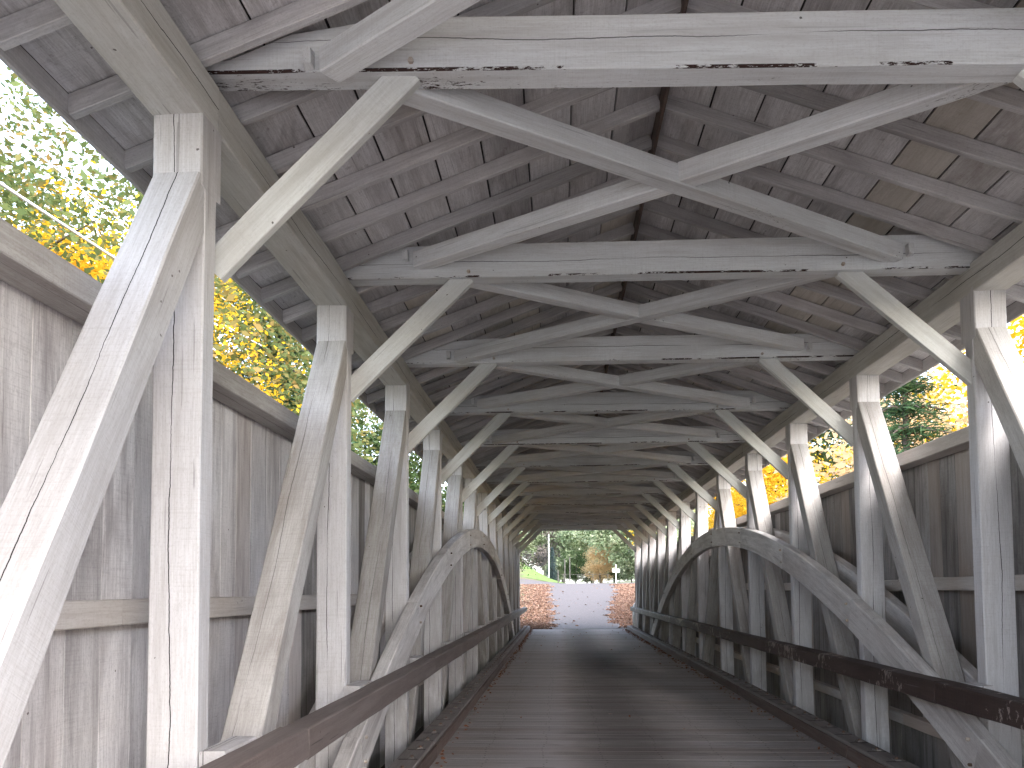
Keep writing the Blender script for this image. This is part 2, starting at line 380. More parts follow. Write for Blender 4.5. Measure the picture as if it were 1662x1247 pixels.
for side in 'LR':
    sg = -1 if side == 'L' else 1; xi = XL if side == 'L' else XR
    T = empty('timber_truss', (xi+sg*.12, Y0, 0))
    tag(T, 'white timber truss with long bowed arch on the left of the roadway, nearest the camera' if side == 'L' else
        'white timber truss with long bowed arch on the right of the roadway', 'truss', 'two arched trusses beside the roadway')
    def X(d): return xi+sg*d                 # d measured outwards from the inner face
    for n in range(-1, 14):
        yf = post_y(side, n)
        # local x runs up the post; y across the roadway, z along the roadway (towards -Y)
        near, far = n <= 6 and n > -1, n >= 6 and n < 13
        sh = 1.90+2.30+rnd.uniform(-.01, .01)
        hf = 0.0; hb = .225
        sf = .035 if near else .0; sb = .165 if near else .225
        if n >= 6: sf, sb = (.035 if n == 6 else .0), .185
        if n == 6: sb = .19
        zb = -2.3
        R_ = []
        for x in (0, .7, 1.4, 2.1, 2.8, 3.5, sh-.012): R_.append((x, sf, sb))
        R_ += [(sh, hf, hb), (ZC0+2.3+.04, hf, hb)]
        rings = [(x, -.118, .118, -b, -a) for (x, a, b) in R_]
        me = loft_mesh('post', rings, M['post'], .008, .0025)
        # frame: local x up, local y = sg*X , local z = -Y direction reversed
        m4 = Matrix(((0, 1, 0, X(.12)), (0, 0, -1, yf), (1, 0, 0, zb+H), (0, 0, 0, 1)))
        p = obj('post', me, T, mat4=m4)
        # pegs / bolts of the shoulder
        if -1 < n < 13 and n < 9:
            for dx in (.06, .175):
                obj('bolt', bw_me if rnd.random() < .7 else bd_me, T, mat4=Matrix.Translation((X(dx), yf+.004+(-.03), 1.90+H-.05))@Matrix.Rotation(-math.pi/2, 4, 'Z'))
        if n == -1 or n == 13: continue
        # diagonal braces
        if n <= 6:
            a = (X(.12), yf+.075, 1.905+H); b = (X(.12), post_y(side, n-1)+.215, -2.0+H)
            timber('brace', b, a, .226, .185, (1, 0, 0), M['post' if n == 1 and side == 'L' else 'brace'], T, .008, .003)
        if n >= 6:
            a = (X(.12), yf+.15, 1.905+H); b = (X(.12), post_y(side, n+1)+.0, -2.0+H)
            timber('brace', b, a, .226, .185, (1, 0, 0), M['brace'], T, .008, .003)
    # arches, inner and outer, in bay-long segments
    for (xa, xb) in ((X(-.128), X(-.004)), (X(.244), X(.366))):
        xa, xb = min(xa, xb), max(xa, xb)
        ys = [Yn(n) for n in range(0, 13)]
        ys = [Yn(0)-.2]+[Yn(n) for n in range(1, 12)]+[Yn(12)+.2]
        for i in range(len(ys)-1): arch_seg(ys[i]+.0015, ys[i+1]-.0015, xa, xb, T, M['arch'], .335)
    for n in range(1, 12):
        y = Yn(n)
        for dy, dv in ((0, .09), (.02, .25)):
            z = arch_low(y+dy)+dv/math.cos(math.atan(2*KA*abs(y-YA)))
            if z < -1.6: continue
            obj('bolt', bw_me if rnd.random() < .6 else bd_me, T, mat4=Matrix.Translation((X(-.126), y+dy, z+H))@Matrix.Rotation(0 if side == 'L' else math.pi, 4, 'Z'))
    # chords
    y = Y0
    while y < Y1-.1:
        e = min(y+5.2, Y1)
        timber('top_chord', E(X(.125), y+.002, (ZC0+ZC1)/2), E(X(.125), e-.002, (ZC0+ZC1)/2), ZC1-ZC0, .25, (0, 0, 1), M['chord'], T, .008, .004)
        timber('bottom_chord', (X(-.075), y+.002, -.47), (X(-.075), e-.002, -.47), .13, .3, (1, 0, 0), M['dark'], T)
        timber('bottom_chord', (X(.32), y+.002, -.47), (X(.32), e-.002, -.47), .13, .3, (1, 0, 0), M['dark'], T)
        y = e

# tie beams with their knee braces -----------------------------------
TILT = {1: (.07, -.08), 2: (.002, -.04), 3: (.02, -.005), 4: (.01, -.01)}
knee_me = None
wedge_me = loft_mesh('wedge_block', [(0, -.025, .025, -.045, .045), (.05, -.02, .02, -.04, .04)], M['xbrace'], .004, .002)
def beam_z(n, x):
    a, b = TILT.get(n, (0, 0)); t = (x-XL)/(XR-XL); return 2.474+a+(b-a)*t
for n in range(-1, 14):
    yb = Yn(n)-.005+ADJ.get(('L', n), 0)*.0
    base = E(XC, yb, 2.47)
    if n < 1: lab = 'white tie beam overhead at the near portal' if n == -1 else 'white tie beam just above and beyond the near portal'
    elif n == 1: lab = 'largest white tie beam across the top of the view, its lower edge peeling dark'
    elif n == 2: lab = 'second white tie beam overhead, long cracks running along its face'
    elif n == 13: lab = 'last tie beam overhead, forming the top of the bright far opening'
    else: lab = ORD[n]+' white tie beam overhead counted away from the camera'
    B = empty('tie_beam', base); tag(B, lab, 'beam', 'tie beams crossing the bridge overhead')
    hb = .27; x0, x1 = XL-.245, XR+.245
    xs = sorted(set([x0, XL-.1, XL+.05, XL+.30]+list(np.linspace(XL+.36, XR-.36, 9))+[XR-.30, XR-.05, XR+.1, x1]))
    rings = []
    for x in xs:
        z0 = beam_z(n, x); zt = min(z0+hb, ZR+.105-SL*abs(x-XC)-.012); zt = max(zt, z0+.06)
        rings.append((x-x0, -.078, .078, z0-2.474-.135, zt-2.474-.135, z0-2.474))
    me = loft_mesh('beam', rings, M['beam'], .006, .0025)
    m4 = Matrix(((1, 0, 0, x0), (0, 1, 0, yb+.078), (0, 0, 1, 2.474+.135+H), (0, 0, 0, 1)))
    obj('beam', me, B, mat4=m4)
    for s in (-1, 1):
        xi = XL if s < 0 else XR
        zt = beam_z(n, XL+.9 if s < 0 else XR-.9)
        j = rnd.uniform(-.03, .03)
        a = E(xi+s*.05, yb+.075, 1.62-.05+j); b = E(xi-s*.93, yb+.075, zt+.035)
        timber('knee_brace', a, b, .062, .148, (0, 1, 0), M['knee'], B, .004, .0025)
    # round pegs on the face
    for x in (XL+.95, XR-.95):
        obj('bolt', bw_me, B, mat4=Matrix.Translation(E(x, yb+.004, beam_z(n, x)+.045))@Matrix.Rotation(-math.pi/2, 4, 'Z'))

# horizontal cross bracing ------------------------------------------
def xbr(pa, pb, za, zb_, lab, name='cross_brace'):
    o = timber(name, E(pa[0], pa[1], za), E(pb[0], pb[1], zb_), .125, .13, (0, 0, 1), M['xbrace'])
    # timber(): local y is 'up', so the grain z coordinate is horizontal
    return tag(o, lab, 'brace', 'diagonal cross braces between the tie beams')
for n in range(-1, 13):
    ya, yb = Yn(n)+.145, Yn(n+1)-.012
    if n < 1: bay = 'at the near portal' if n == -1 else 'in the bay above the camera'
    else: bay = 'between the %s and %s tie beams' % (ORD[n], ORD[n+1] if n < 12 else 'last')
    A = ((-.80, ya), (2.60, yb)); Bq = ((2.31, ya), (-1.09, yb))
    long_, cut = (A, Bq) if n % 2 else (Bq, A)
    z1 = 2.474+.08
    xbr(long_[0], long_[1], z1, z1, 'unbroken white cross brace '+bay)
    for f0, f1, wd in ((0, .447, 'near'), (.467, 1, 'far')):
        p = [tuple(cut[0][i]+(cut[1][i]-cut[0][i])*f for i in (0, 1)) for f in (f0, f1)]
        if wd == 'near': p[0] = (p[0][0], ya-.002)
        za, zb2 = (z1-.004, z1+.006) if wd == 'near' else (z1+.006, z1+.05)
        s2 = 'right' if (p[0][0]+p[1][0])/2 > XC else 'left'
        xbr(p[0], p[1], za, zb2, '%s half of the cut cross brace %s' % (s2, bay))
    if n < 9:
        for px, s, zz in ((2.60, 1, z1), (-1.09, -1, z1+.07 if n % 2 else z1)):
            wb = obj('wedge_block', wedge_me, None, mat4=Matrix.Translation(E(px+s*.10, yb-.006, zz+.02))@Matrix.Rotation(-math.pi/2, 4, 'Z'))
            tag(wb, 'small wooden wedge block on the %s end of the %s tie beam' % ('right' if s > 0 else 'left', ORD[n+1] if n >= 0 else 'hidden near'), 'wedge', 'wedge blocks at the cross brace ends')

# roof ----------------------------------------------------------------
roof = empty('roof', E(XC, Y0, ZR)); tag(roof, 'long gabled roof of grey painted boards on closely set rafters', 'roof')
EL = 3.055; cosr = 1/math.sqrt(1+SL*SL); ra = math.atan(SL)
rafl = [loft_mesh('rafter', box_rings(EL/cosr, .05, .1, .6), M['rafter'], .004, .002) for _ in range(4)]
yr = Yn(-1)+.1
ry0, ry1 = Y0-.45, Y1+.45
k = 0
y = Yn(0)-.145-.508*8
while y < ry1:
    if y > ry0:
        for s in (-1, 1):
            top = E(XC+s*.018, y, ZR+.052/cosr); bot = E(XC+s*EL, y, ZR+.052/cosr-SL*EL)
            obj('rafter', rafl[rnd.randrange(4)], roof, mat4=frame(top, bot, (0, 1, 0)))
    y += .50808
timber('ridge_board', E(XC, ry0+.05, ZR+.03), E(XC, ry1-.05, ZR+.03), .026, .17, (1, 0, 0), M['curb_side'], roof)
dist = [0.0]+[.03+.309*i for i in range(1, 10)]+[EL+.02]
seg = (ry1-ry0)/9
for s in (-1, 1):
    for i in range(len(dist)-1):
        w0 = (dist[i+1]-dist[i])/cosr-.013
        mes = [loft_mesh('roof_board', [(x, 0, w0, 0, .022) for x in np.linspace(0, seg-.004, 5)], M['roof'], .002, .0012) for _ in range(3)]
        sh = rnd.uniform(0, seg) if i % 2 else rnd.uniform(0, seg*.5)
        for k in range(-1, 9):
            y = ry0+sh+k*seg
            ya = y; me = mes[rnd.randrange(3)]
            if y < ry0 or y+seg > ry1:
                yb2 = min(y+seg, ry1); ya = max(y, ry0)
                if yb2-ya < .15: continue
                me = loft_mesh('roof_board', [(x, 0, w0, 0, .022) for x in np.linspace(0, yb2-ya-.004, 4)], M['roof'], .002, .0012)
            d = dist[i] if s > 0 else dist[i+1]-.0
            # local x along +Y ; local y outward down the slope on either side
            o = Vector(E(XC+s*dist[i], ya, ZR+.1065/cosr-SL*dist[i]+rnd.uniform(0, .003)))
            yv = Vector((s*cosr, 0, -SL*cosr)); xv = Vector((0, 1, 0)); zv = Vector((s*SL*cosr, 0, cosr))
            mm = Matrix.Identity(4)
            # keep a right-handed frame: x × y = z  -> for s>0 flip x
            if s > 0:
                L_ = max(v.co.x for v in me.vertices); xv = Vector((0, -1, 0)); o.y += L_
            for q in range(3): mm[q][0] = xv[q]; mm[q][1] = yv[q]; mm[q][2] = zv[q]; mm[q][3] = o[q]
            obj('roof_board', me, roof, mat4=mm)
for s in (-1, 1):
    a = E(XC+s*(EL+.005), ry0, ZR+.0-SL*EL+.045); b = E(XC+s*(EL+.005), ry1, ZR-SL*EL+.045)
    timber('fascia', (a[0]+s*.013, a[1], a[2]), (b[0]+s*.013, b[1], b[2]), .024, .135, (1, 0, 0), M['rafter'], roof)
    # shingled outer skin
    V = [E(XC, ry0-.03, ZR+.15), E(XC, ry1+.03, ZR+.15), E(XC+s*(EL+.09), ry1+.03, ZR+.15-SL*(EL+.09)), E(XC+s*(EL+.09), ry0-.03, ZR+.15-SL*(EL+.09))]
    V += [(x, y, z+.03) for x, y, z in V]
    F = [(0, 1, 2, 3), (7, 6, 5, 4), (0, 4, 5, 1), (1, 5, 6, 2), (2, 6, 7, 3), (3, 7, 4, 0)]
    if s > 0: F = [tuple(reversed(f)) for f in F]
    b0 = roof['_w']; V = [(v[0]-b0[0], v[1]-b0[1], v[2]-b0[2]) for v in V]
    obj('shingle_skin', new_mesh('shingle_skin', V, F, V, M['shingle']), roof, b0)

# side walls ------------------------------------------------------------
def siding_mesh(wd, h, mat):
    # local x up the board, y across, z outwards; a lip laps behind the next board
    a = loft_mesh('siding_board', [(x, .002, wd-.002, 0, .022) for x in np.linspace(0, h, 6)], mat, .002, .0015)
    V = [tuple(v.co) for v in a.vertices]; F = [tuple(p.vertices) for p in a.polygons]
    G = [tuple(v.co) for v in a.vertices]; n = len(V)
    for x in (0, h):
        for (y, z) in ((wd-.02, .023), (wd+.02, .023), (wd+.02, .033), (wd-.02, .033)): V.append((x, y, z)); G.append((x, y, z))
    F += [(n, n+1, n+2, n+3), (n+7, n+6, n+5, n+4)]+[(n+i, n+4+i, n+4+(i+1) % 4, n+(i+1) % 4) for i in range(4)]
    return new_mesh('siding_board', V, F, G, mat)
for side in 'LR':
    sg = -1 if side == 'L' else 1; xi = XL if side == 'L' else XR
    xw = xi+sg*.596; zt = 1.40 if side == 'L' else 1.405
    W = empty('side_wall', (xw, Y0, 0))
    tag(W, 'left side wall of tall vertical weathered boards under an open strip' if side == 'L' else 'right side wall of dark stained vertical boards under an open strip',
        'wall', 'boarded side walls of the bridge')
    wds = [.26, .29, .32]; h = zt+2.35
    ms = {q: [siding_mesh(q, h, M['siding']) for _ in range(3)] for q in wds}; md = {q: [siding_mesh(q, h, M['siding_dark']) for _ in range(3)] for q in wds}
    y = Y0
    while y < Y1-.05:
        q = rnd.choice(wds); me = (md if rnd.random() < (.92 if side == 'R' else smooth((y-4.5)/6)*.85) else ms)[q][rnd.randrange(3)]  # darker boards picked more often farther along the left wall
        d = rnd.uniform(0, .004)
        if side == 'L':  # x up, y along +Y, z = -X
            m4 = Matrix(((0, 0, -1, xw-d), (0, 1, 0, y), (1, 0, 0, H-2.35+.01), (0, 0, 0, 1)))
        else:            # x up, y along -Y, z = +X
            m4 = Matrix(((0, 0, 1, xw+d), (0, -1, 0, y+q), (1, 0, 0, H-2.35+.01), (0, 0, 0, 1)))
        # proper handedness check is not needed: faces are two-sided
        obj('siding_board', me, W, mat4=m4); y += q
    segs = [Y0, Y0+5.3, Y0+10.5, Y0+15.6, Y0+20.8, Y0+25.9, Y0+31, Y1]
    def rails(name, d0, d1, z0, z1, mat):
        for a, b in zip(segs[:-1], segs[1:]):
            j = rnd.uniform(-.008, .008)
            timber(name, E(xi+sg*(d0+d1)/2, a+.003, (z0+z1)/2+j), E(xi+sg*(d0+d1)/2, b-.003, (z0+z1)/2+j), d1-d0, z1-z0, (1, 0, 0), mat, W, .006, .003)
    rails('cap_rail', .405, .594, zt-.138, zt-.003, M['girt'] if side == 'R' else M['brace'])
    zg = -.035 if side == 'L' else .085
    rails('girt', .49, .594, zg-.125, zg, M['girt'])
    rails('girt', .49, .594, -1.46, -1.345, M['girt'])

# portal gables -----------------------------------------------------------
for yg, which in ((Y0-.30, 'near'), (Y1+.26, 'far')):
    Gb = empty('portal_gable', (XC, yg, 0))
    tag(Gb, 'boarded gable framing the bright %s portal of the bridge' % which if which == 'far' else 'boarded gable of the near portal behind the camera', 'gable', 'boarded portal gables')
    x = XC-EL+.05
    while x < XC+EL-.05:
        q = .245; xm = x+q/2
        zt = ZR+.10-SL*max(abs(x-XC), abs(x+q-XC))
        inside = xm > XL-.02 and xm < XR+.02
        zb = ((2.50 if which == 'far' else 3.15) if inside else -1.75)
        if zt-zb > .03:
            me = loft_mesh('gable_board', [(t, .002, q-.001, 0, .022) for t in np.linspace(0, zt-zb, 5)], M['siding'], .002, .001)
            obj('gable_board', me, Gb, mat4=Matrix(((0, 1, 0, x), (0, 0, 1, yg), (1, 0, 0, zb+H), (0, 0, 0, 1))))
        x += q
    if which == 'far': timber('portal_header', E(XC-EL+.1, yg+.04, 2.52), E(XC+EL-.1, yg+.04, 2.52), .05, .12, (0, 1, 0), M['siding'], Gb)

# hand rails -----------------------------------------------------------------
for side in 'LR':
    sg = -1 if side == 'L' else 1; xi = XL if side == 'L' else XR
    xr = xi-sg*.215 if side == 'L' else xi-sg*.215
    Rl = empty('hand_rail', (xr, Y0, 0))
    tag(Rl, 'smooth brown timber guard rail on the left of the roadway' if side == 'L' else 'dark brown guard rail with flaking patches on the right of the roadway',
        'guard rail', 'brown guard rails along the trusses')
    zc = -.812+H; cuts = [Y0-.1, 4.4, 8.95, 13.6, 18.7, 23.8, 29.0, Y1-.25] if side == 'L' else [Y0-.1, 2.2, 6.55, 11.6, 16.7, 21.8, 27, Y1-.6]
    for a, b in zip(cuts[:-1], cuts[1:]):
        j = rnd.uniform(-.006, .006)
        timber('rail', (xr, a+.002, zc+j), (xr, b-.002, zc+j*.5), .168, .165, (1, 0, 0), M['rail'] if side == 'L' else M['rail_peel'], Rl, .008, .004)
    for n in range(-1, 13):
        if arch_low(Yn(n)) < -.75 or arch_low(Yn(n)) > -.55:
            inarch = -1.25 < arch_low(Yn(n)) < -.5
            ya, yb = Yn(n)-.13, Yn(n)+.13+(.12 if side == 'L' else 0)
            xx = xi-sg*.066
            if not inarch and (side == 'L' or n < 3):
                timber('rail_block', (xx, ya, zc+.003), (xx, yb, zc+.003), .124, .17, (1, 0, 0), M['post'], Rl, .004, .002)

# ------------------------------------------------------------------ outside
def road_z(y):
    if y < Y1: return -.03
    return -.03+2.16*smooth((y-Y1-1)/37) if y < 90 else 2.13-(y-90)*.004
def terrain(x, y):
    z = road_z(y) if y > 10 else -.03
    v = smooth((y-Y0+1)/4.5)*(1-smooth((y-Y1+4.5)/4.5))   # the creek valley under the bridge
    z -= v*4.2
    if y > Y1-2:
        t = smooth((y-Y1)/25)
        z += t*smooth((x-XC-6)/16)*1.4+smooth((y-74)/22)*smooth((1.6-x)/9)*3.6
        z += .35*smooth((abs(x-XC)-2.3)/1.5)*(1-smooth((y-Y1-10)/10))*.25
    z += .12*math.sin(x*.31+1)*math.sin(y*.23)*(1 if abs(x-XC) > 6 else 0)
    dd = max(abs(x)-90, abs(y-20)-110, 0); z += min(dd*.01, 3)
    return z
xs = sorted(set([-1500, -800, -400, -250, -160, -120]+list(np.arange(-90, -14, 3.0))+list(np.arange(-14, 16, .75))+list(np.arange(16, 93, 3.0))+[120, 160, 250, 400, 800, 1500]))
ys = sorted(set([-1500, -700, -300, -160, -100]+list(np.arange(-80, -6, 4.0))+list(np.arange(-6, 60, .9))+list(np.arange(60, 140, 4.0))+[160, 220, 320, 500, 900, 1500]))
V = [(x, y, terrain(x, y)) for y in ys for x in xs]; nx = len(xs)
F = [(j*nx+i, j*nx+i+1, (j+1)*nx+i+1, (j+1)*nx+i) for j in range(len(ys)-1) for i in range(nx-1)]
tag(obj('ground', new_mesh('ground', V, F, None, M['ground'], True)), kind='structure')
wv = [(-60, 0, -3.75), (60, 0, -3.75), (60, 34, -3.75), (-60, 34, -3.75)]
tag(obj('creek_water', new_mesh('creek_water', wv, [(0, 1, 2, 3)], None, M['water'])), kind='structure')
# road beyond the bridge, added bounce ground before it
def strip(name, fl, fr, ys, mat, dz, nx=10, jag=0):
    V = []; F = []
    for y in ys:
        a, b = fl(y), fr(y)
        a += rnd.uniform(-jag, jag); b += rnd.uniform(-jag, jag)
        for i in range(nx+1):
            x = a+(b-a)*i/nx; V.append((x, y, terrain(x, y)+dz))
    for j in range(len(ys)-1):
        for i in range(nx): F.append((j*(nx+1)+i, j*(nx+1)+i+1, (j+1)*(nx+1)+i+1, (j+1)*(nx+1)+i))
    return tag(obj(name, new_mesh(name, V, F, None, mat, True)), kind='structure')
def rl(y): return -.75-.35*smooth((y-48)/10)-22*smooth((y-67)/5)*(1-smooth((y-78)/4))
def rr(y): return 3.35-.35*smooth((y-Y1)/5)+1.6*smooth((y-42)/22)+22*smooth((y-67)/5)*(1-smooth((y-78)/4))
strip('road', rl, rr, list(np.arange(Y1+.42, 83, .6)), M['road'], .03, 14, .06)
strip('near_bounce_ground', lambda y: -9-(y+2)*.2, lambda y: 11+(y+2)*-.2, list(np.arange(-40, Y0-.25, 1.0)), M['bounce_gravel'], .03)  # unseen wide pale ground, added to bounce light up to beams and roof
strip('lawn', lambda y: -34, lambda y: 1.3-.02*(y-80), list(np.arange(83, 118, 1.2)), M['lawn'], .02, 16, .1)
# stone abutments
for ya, yb, wh in ((Y0-1.6, Y0+1.1, 'near'), (Y1-1.1, Y1+1.2, 'far')):
    ab = empty('stone_abutment', (XC, (ya+yb)/2, -4.3)); tag(ab, 'stone abutment under the %s end of the bridge' % wh, 'abutment', 'stone abutments under the bridge ends')
    bx = loft_mesh('abutment_core', [(x, ya, yb, -4.3, -.66) for x in np.linspace(XC-3.4, XC+3.4, 8)], M['stone'], .03, .02)
    obj('abutment_core', bx, ab)

# leaf clouds -----------------------------------------------------------------
def leaf_mesh(name, centers, spread, per, size, mat, flat=.5, tone=None, elong=1.0, wid=.55):
    C = np.repeat(np.asarray(centers), per, axis=0); n = len(C)
    sp = np.repeat(np.asarray(spread).reshape(-1, 1) if np.ndim(spread) else np.full((len(centers), 1), spread), per, axis=0)
    P = C+nrs.normal(size=(n, 3))*sp*np.array([1, 1, .75])
    a = nrs.normal(size=(n, 3)); a[:, 2] *= flat; a /= np.linalg.norm(a, axis=1)[:, None]
    b = np.cross(a, nrs.normal(size=(n, 3))); b /= np.linalg.norm(b, axis=1)[:, None]
    s = (size*nrs.uniform(.6, 1.3, n))[:, None]
    V = np.empty((n, 4, 3)); V[:, 0] = P-a*s*elong; V[:, 1] = P+b*s*wid; V[:, 2] = P+a*s*elong; V[:, 3] = P-b*s*wid
    me = bpy.data.meshes.new(name); me.vertices.add(n*4); me.vertices.foreach_set('co', V.astype(np.float32).ravel())
    me.loops.add(n*4); me.loops.foreach_set('vertex_index', np.arange(n*4, dtype=np.int32))
    me.polygons.add(n); me.polygons.foreach_set('loop_start', np.arange(0, n*4, 4, dtype=np.int32)); me.polygons.foreach_set('loop_total', np.full(n, 4, dtype=np.int32))
    base = np.repeat(nrs.uniform(0, 1, len(centers)), per) if tone is None else np.repeat(tone, per)
    lr = np.clip(base*.55+nrs.uniform(0, 1, n)*.45, 0, 1)
    at = me.attributes.new('lr', 'FLOAT', 'POINT'); at.data.foreach_set('value', np.repeat(lr, 4).astype(np.float32))
    me.materials.append(mat); me.update(); me.validate(); return me

def broadleaf(seed, h, rad, crown0, mat, nclus, per, size, bark='bark', spread=.38, limbs=7):
    """-> (trunk mesh, crown mesh) standing at the origin"""
    r = random.Random(seed); V = []; F = []
    def add(pts, rad_):
        v, f = tube('t', pts, rad_, None, 7); o = len(V); V.extend(v); F.extend([tuple(i+o for i in q) for q in f])
    tr = .035*h*.55
    lean = (r.uniform(-.3, .3), r.uniform(-.3, .3))
    tp = [(lean[0]*t*t+.12*math.sin(t*5+seed), lean[1]*t*t, h*.82*t) for t in [0, .15, .35, .55, .75, 1]]
    add(tp, [tr, tr*.8, tr*.65, tr*.48, tr*.3, tr*.08])
    tips = []
    for i in range(limbs*2):
        t = r.uniform(crown0*.75, .95); z = h*.82*t; az = i*2.4+r.uniform(-.5, .5)
        L = rad*(1.05-.55*max(0, (t-crown0)))*r.uniform(.6, 1)
        x0, y0 = lean[0]*t*t, lean[1]*t*t; el = r.uniform(.15, .7); pts = [(x0, y0, z)]
        for q in (.35, .7, 1):
            pts.append((x0+L*q*math.cos(az+q*.3), y0+L*q*math.sin(az+q*.3), z+L*el*q*(1-.25*q)+r.uniform(-.1, .1)))
        add(pts, [tr*.34, tr*.22, tr*.12, tr*.04]); tips += [(p, L) for p in pts[1:]]
        for b in range(2):                   # side twigs
            p = pts[2]; a2 = az+r.uniform(-1.4, 1.4); l2 = L*.45
            p2 = [p, (p[0]+l2*.5*math.cos(a2), p[1]+l2*.5*math.sin(a2), p[2]+l2*.25), (p[0]+l2*math.cos(a2), p[1]+l2*math.sin(a2), p[2]+l2*.35)]
            add(p2, [tr*.12, tr*.07, tr*.03]); tips.append((p2[2], L))
    cs = []
    for i in range(nclus):
        if r.random() < .62:
            p, L = r.choice(tips); cs.append((p[0]+r.gauss(0, rad*.13), p[1]+r.gauss(0, rad*.13), p[2]+r.gauss(0, rad*.12)))
        else:
            while True:
                u = Vector((r.uniform(-1, 1), r.uniform(-1, 1), r.uniform(-1, 1)))
                if .35 < u.length < 1: break
            zc = h*(crown0+1)/2; cs.append((u.x*rad, u.y*rad, zc+u.z*h*(1-crown0)/2))
    tone = np.array([min(1, max(0, r.gauss(.5, .28))) for _ in cs])
    tm = new_mesh('trunk', V, F, None, M[bark], True)
    cm = leaf_mesh('crown', cs, [spread*r.uniform(.6, 1.3) for _ in cs], per, size, mat, tone=tone)
    return tm, cm
def conifer(seed, h, rad, mat, per=80, size=.075, layers=22, z0=.06):
    r = random.Random(seed); V = []; F = []
    def add(pts, rad_):
        v, f = tube('t', pts, rad_, None, 6); o = len(V); V.extend(v); F.extend([tuple(i+o for i in q) for q in f])
    tr = .018*h+.04
    add([(0, 0, 0), (0, 0, h*.5), (0, 0, h)], [tr, tr*.55, .02])
    cs = []; sp = []
    for i in range(layers):
        t = z0+(1-z0)*i/layers; z = h*t; L = rad*(1-t)**.8*r.uniform(.8, 1.1); nb = 7
        for b in range(nb):
            az = b*2*math.pi/nb+i*.7+r.uniform(-.3, .3); dr = -.18*L
            pts = [(0, 0, z), (L*.5*math.cos(az), L*.5*math.sin(az), z+.02*L), (L*math.cos(az), L*math.sin(az), z+dr)]
            add(pts, [tr*.25, tr*.13, .012])
            m_ = max(2, int(L*2.6))
            for q in range(m_):
                f = (q+.6)/m_; cs.append((L*f*math.cos(az)+r.gauss(0, .08), L*f*math.sin(az)+r.gauss(0, .08), z+dr*f*f+.01)); sp.append(.13+.06*L*(1-f*.5))
    tm = new_mesh('trunk', V, F, None, M['bark'], True)
    cm = leaf_mesh('crown', cs, sp, per, size, mat, flat=.45, elong=1.4, wid=.22)
    return tm, cm
def put_tree(name, meshes, x, y, rz, sc_, label, group=None, z=None, cat='tree'):
    e = empty(name, (x, y, (terrain(x, y) if z is None else z)-.1)); e.rotation_euler.z = rz; e.scale = (sc_,)*3
    tag(e, label, cat, group)
    for nm, me in (('trunk', meshes[0]), ('crown', meshes[1])):
        o = bpy.data.objects.new(nm, me); col.objects.link(o); o.parent = e
    return e
maple = broadleaf(3, 13, 3.0, .22, M['lf_yellow'], 620, 90, .058, spread=.33)
maple2 = broadleaf(13, 9, 2.3, .15, M['lf_yellow'], 460, 85, .052, spread=.3)
oak = broadleaf(5, 13, 4.8, .25, M['lf_mixed'], 620, 90, .062, spread=.36)
pale = broadleaf(18, 12, 4.8, .12, M['lf_washed'], 420, 60, .17, spread=.5)
green = broadleaf(8, 12, 4.6, .15, M['lf_green'], 330, 60, .12)
orange = broadleaf(9, 8, 3.2, .08, M['lf_orange'], 320, 90, .075)
grey = broadleaf(10, 12, 4.2, .2, M['lf_grey'], 330, 45, .13, 'bark_pale', .5)
fir = conifer(4, 13, 3.4, M['lf_conifer'])
spruce = conifer(6, 9, 2.0, M['lf_blue'], layers=18)

# left bank, seen through the strip above the left wall
GL = 'trees along the creek seen over the left wall'
put_tree('oak_tree', oak, -11.8, 18.5, .4, 1.42, 'tall thin green tree turning colour, leftmost in the left opening', GL)
put_tree('maple_tree', maple, -9.6, 17.0, 1.9, 1.15, 'bright yellow maple in the first left opening', GL)
put_tree('maple_tree', maple2, -9.4, 21.5, .9, 1.35, 'golden maple filling the opening behind the first left post', GL)
put_tree('maple_tree', maple, -13.0, 22.0, 3.3, 1.2, 'yellow maple half hidden behind the bright one on the left', GL)
put_tree('fir_tree', fir, -9.0, 26.0, .2, 1.5, 'dark green fir rising behind the golden maple on the left', GL)
put_tree('oak_tree', oak, -14.2, 27.0, 1.2, 1.5, 'green tree further off behind the yellow maple on the left', GL)
put_tree('oak_tree', oak, -9.4, 40.0, 2.2, .95, 'thin green tree seen past the second left post', GL)
put_tree('green_tree', green, -7.5, 38.0, 3.2, .95, 'green tree seen past the third left post', GL)
put_tree('green_tree', green, -21.0, 28.0, 4.0, 1.5, 'distant green tree at the left edge behind the first oak', GL)
# right bank
GR = 'trees along the creek seen over the right wall'
put_tree('fir_tree', fir, 7.7, 18.6, 1.0, .92, 'green hemlock low in the opening left of the nearest right post', GR)
put_tree('orange_tree', orange, 11.6, 25.0, 2.1, 1.6, 'thin orange tree behind the hemlock on the right', GR)
put_tree('maple_tree', maple2, 11.2, 17.8, .1, 1.55, 'yellow tree at the right edge beyond the nearest right post', GR)
put_tree('green_tree', green, 15.5, 25.0, .5, 1.05, 'green tree behind the yellow tree at the right edge', GR)
put_tree('maple_tree', maple2, 8.3, 25.5, 4.1, 1.15, 'lemon yellow maple in the opening between the third and fourth right posts', GR)
put_tree('green_tree', green, 12.5, 36.0, 2.6, .95, 'green tree behind the lemon yellow maple', GR)
put_tree('maple_tree', maple, 7.9, 33.0, 5.0, .78, 'yellow maple beyond the far right posts', GR)
put_tree('green_tree', green, 11.0, 44.0, 1.4, .7, 'green tree behind the far right yellow maple', GR)
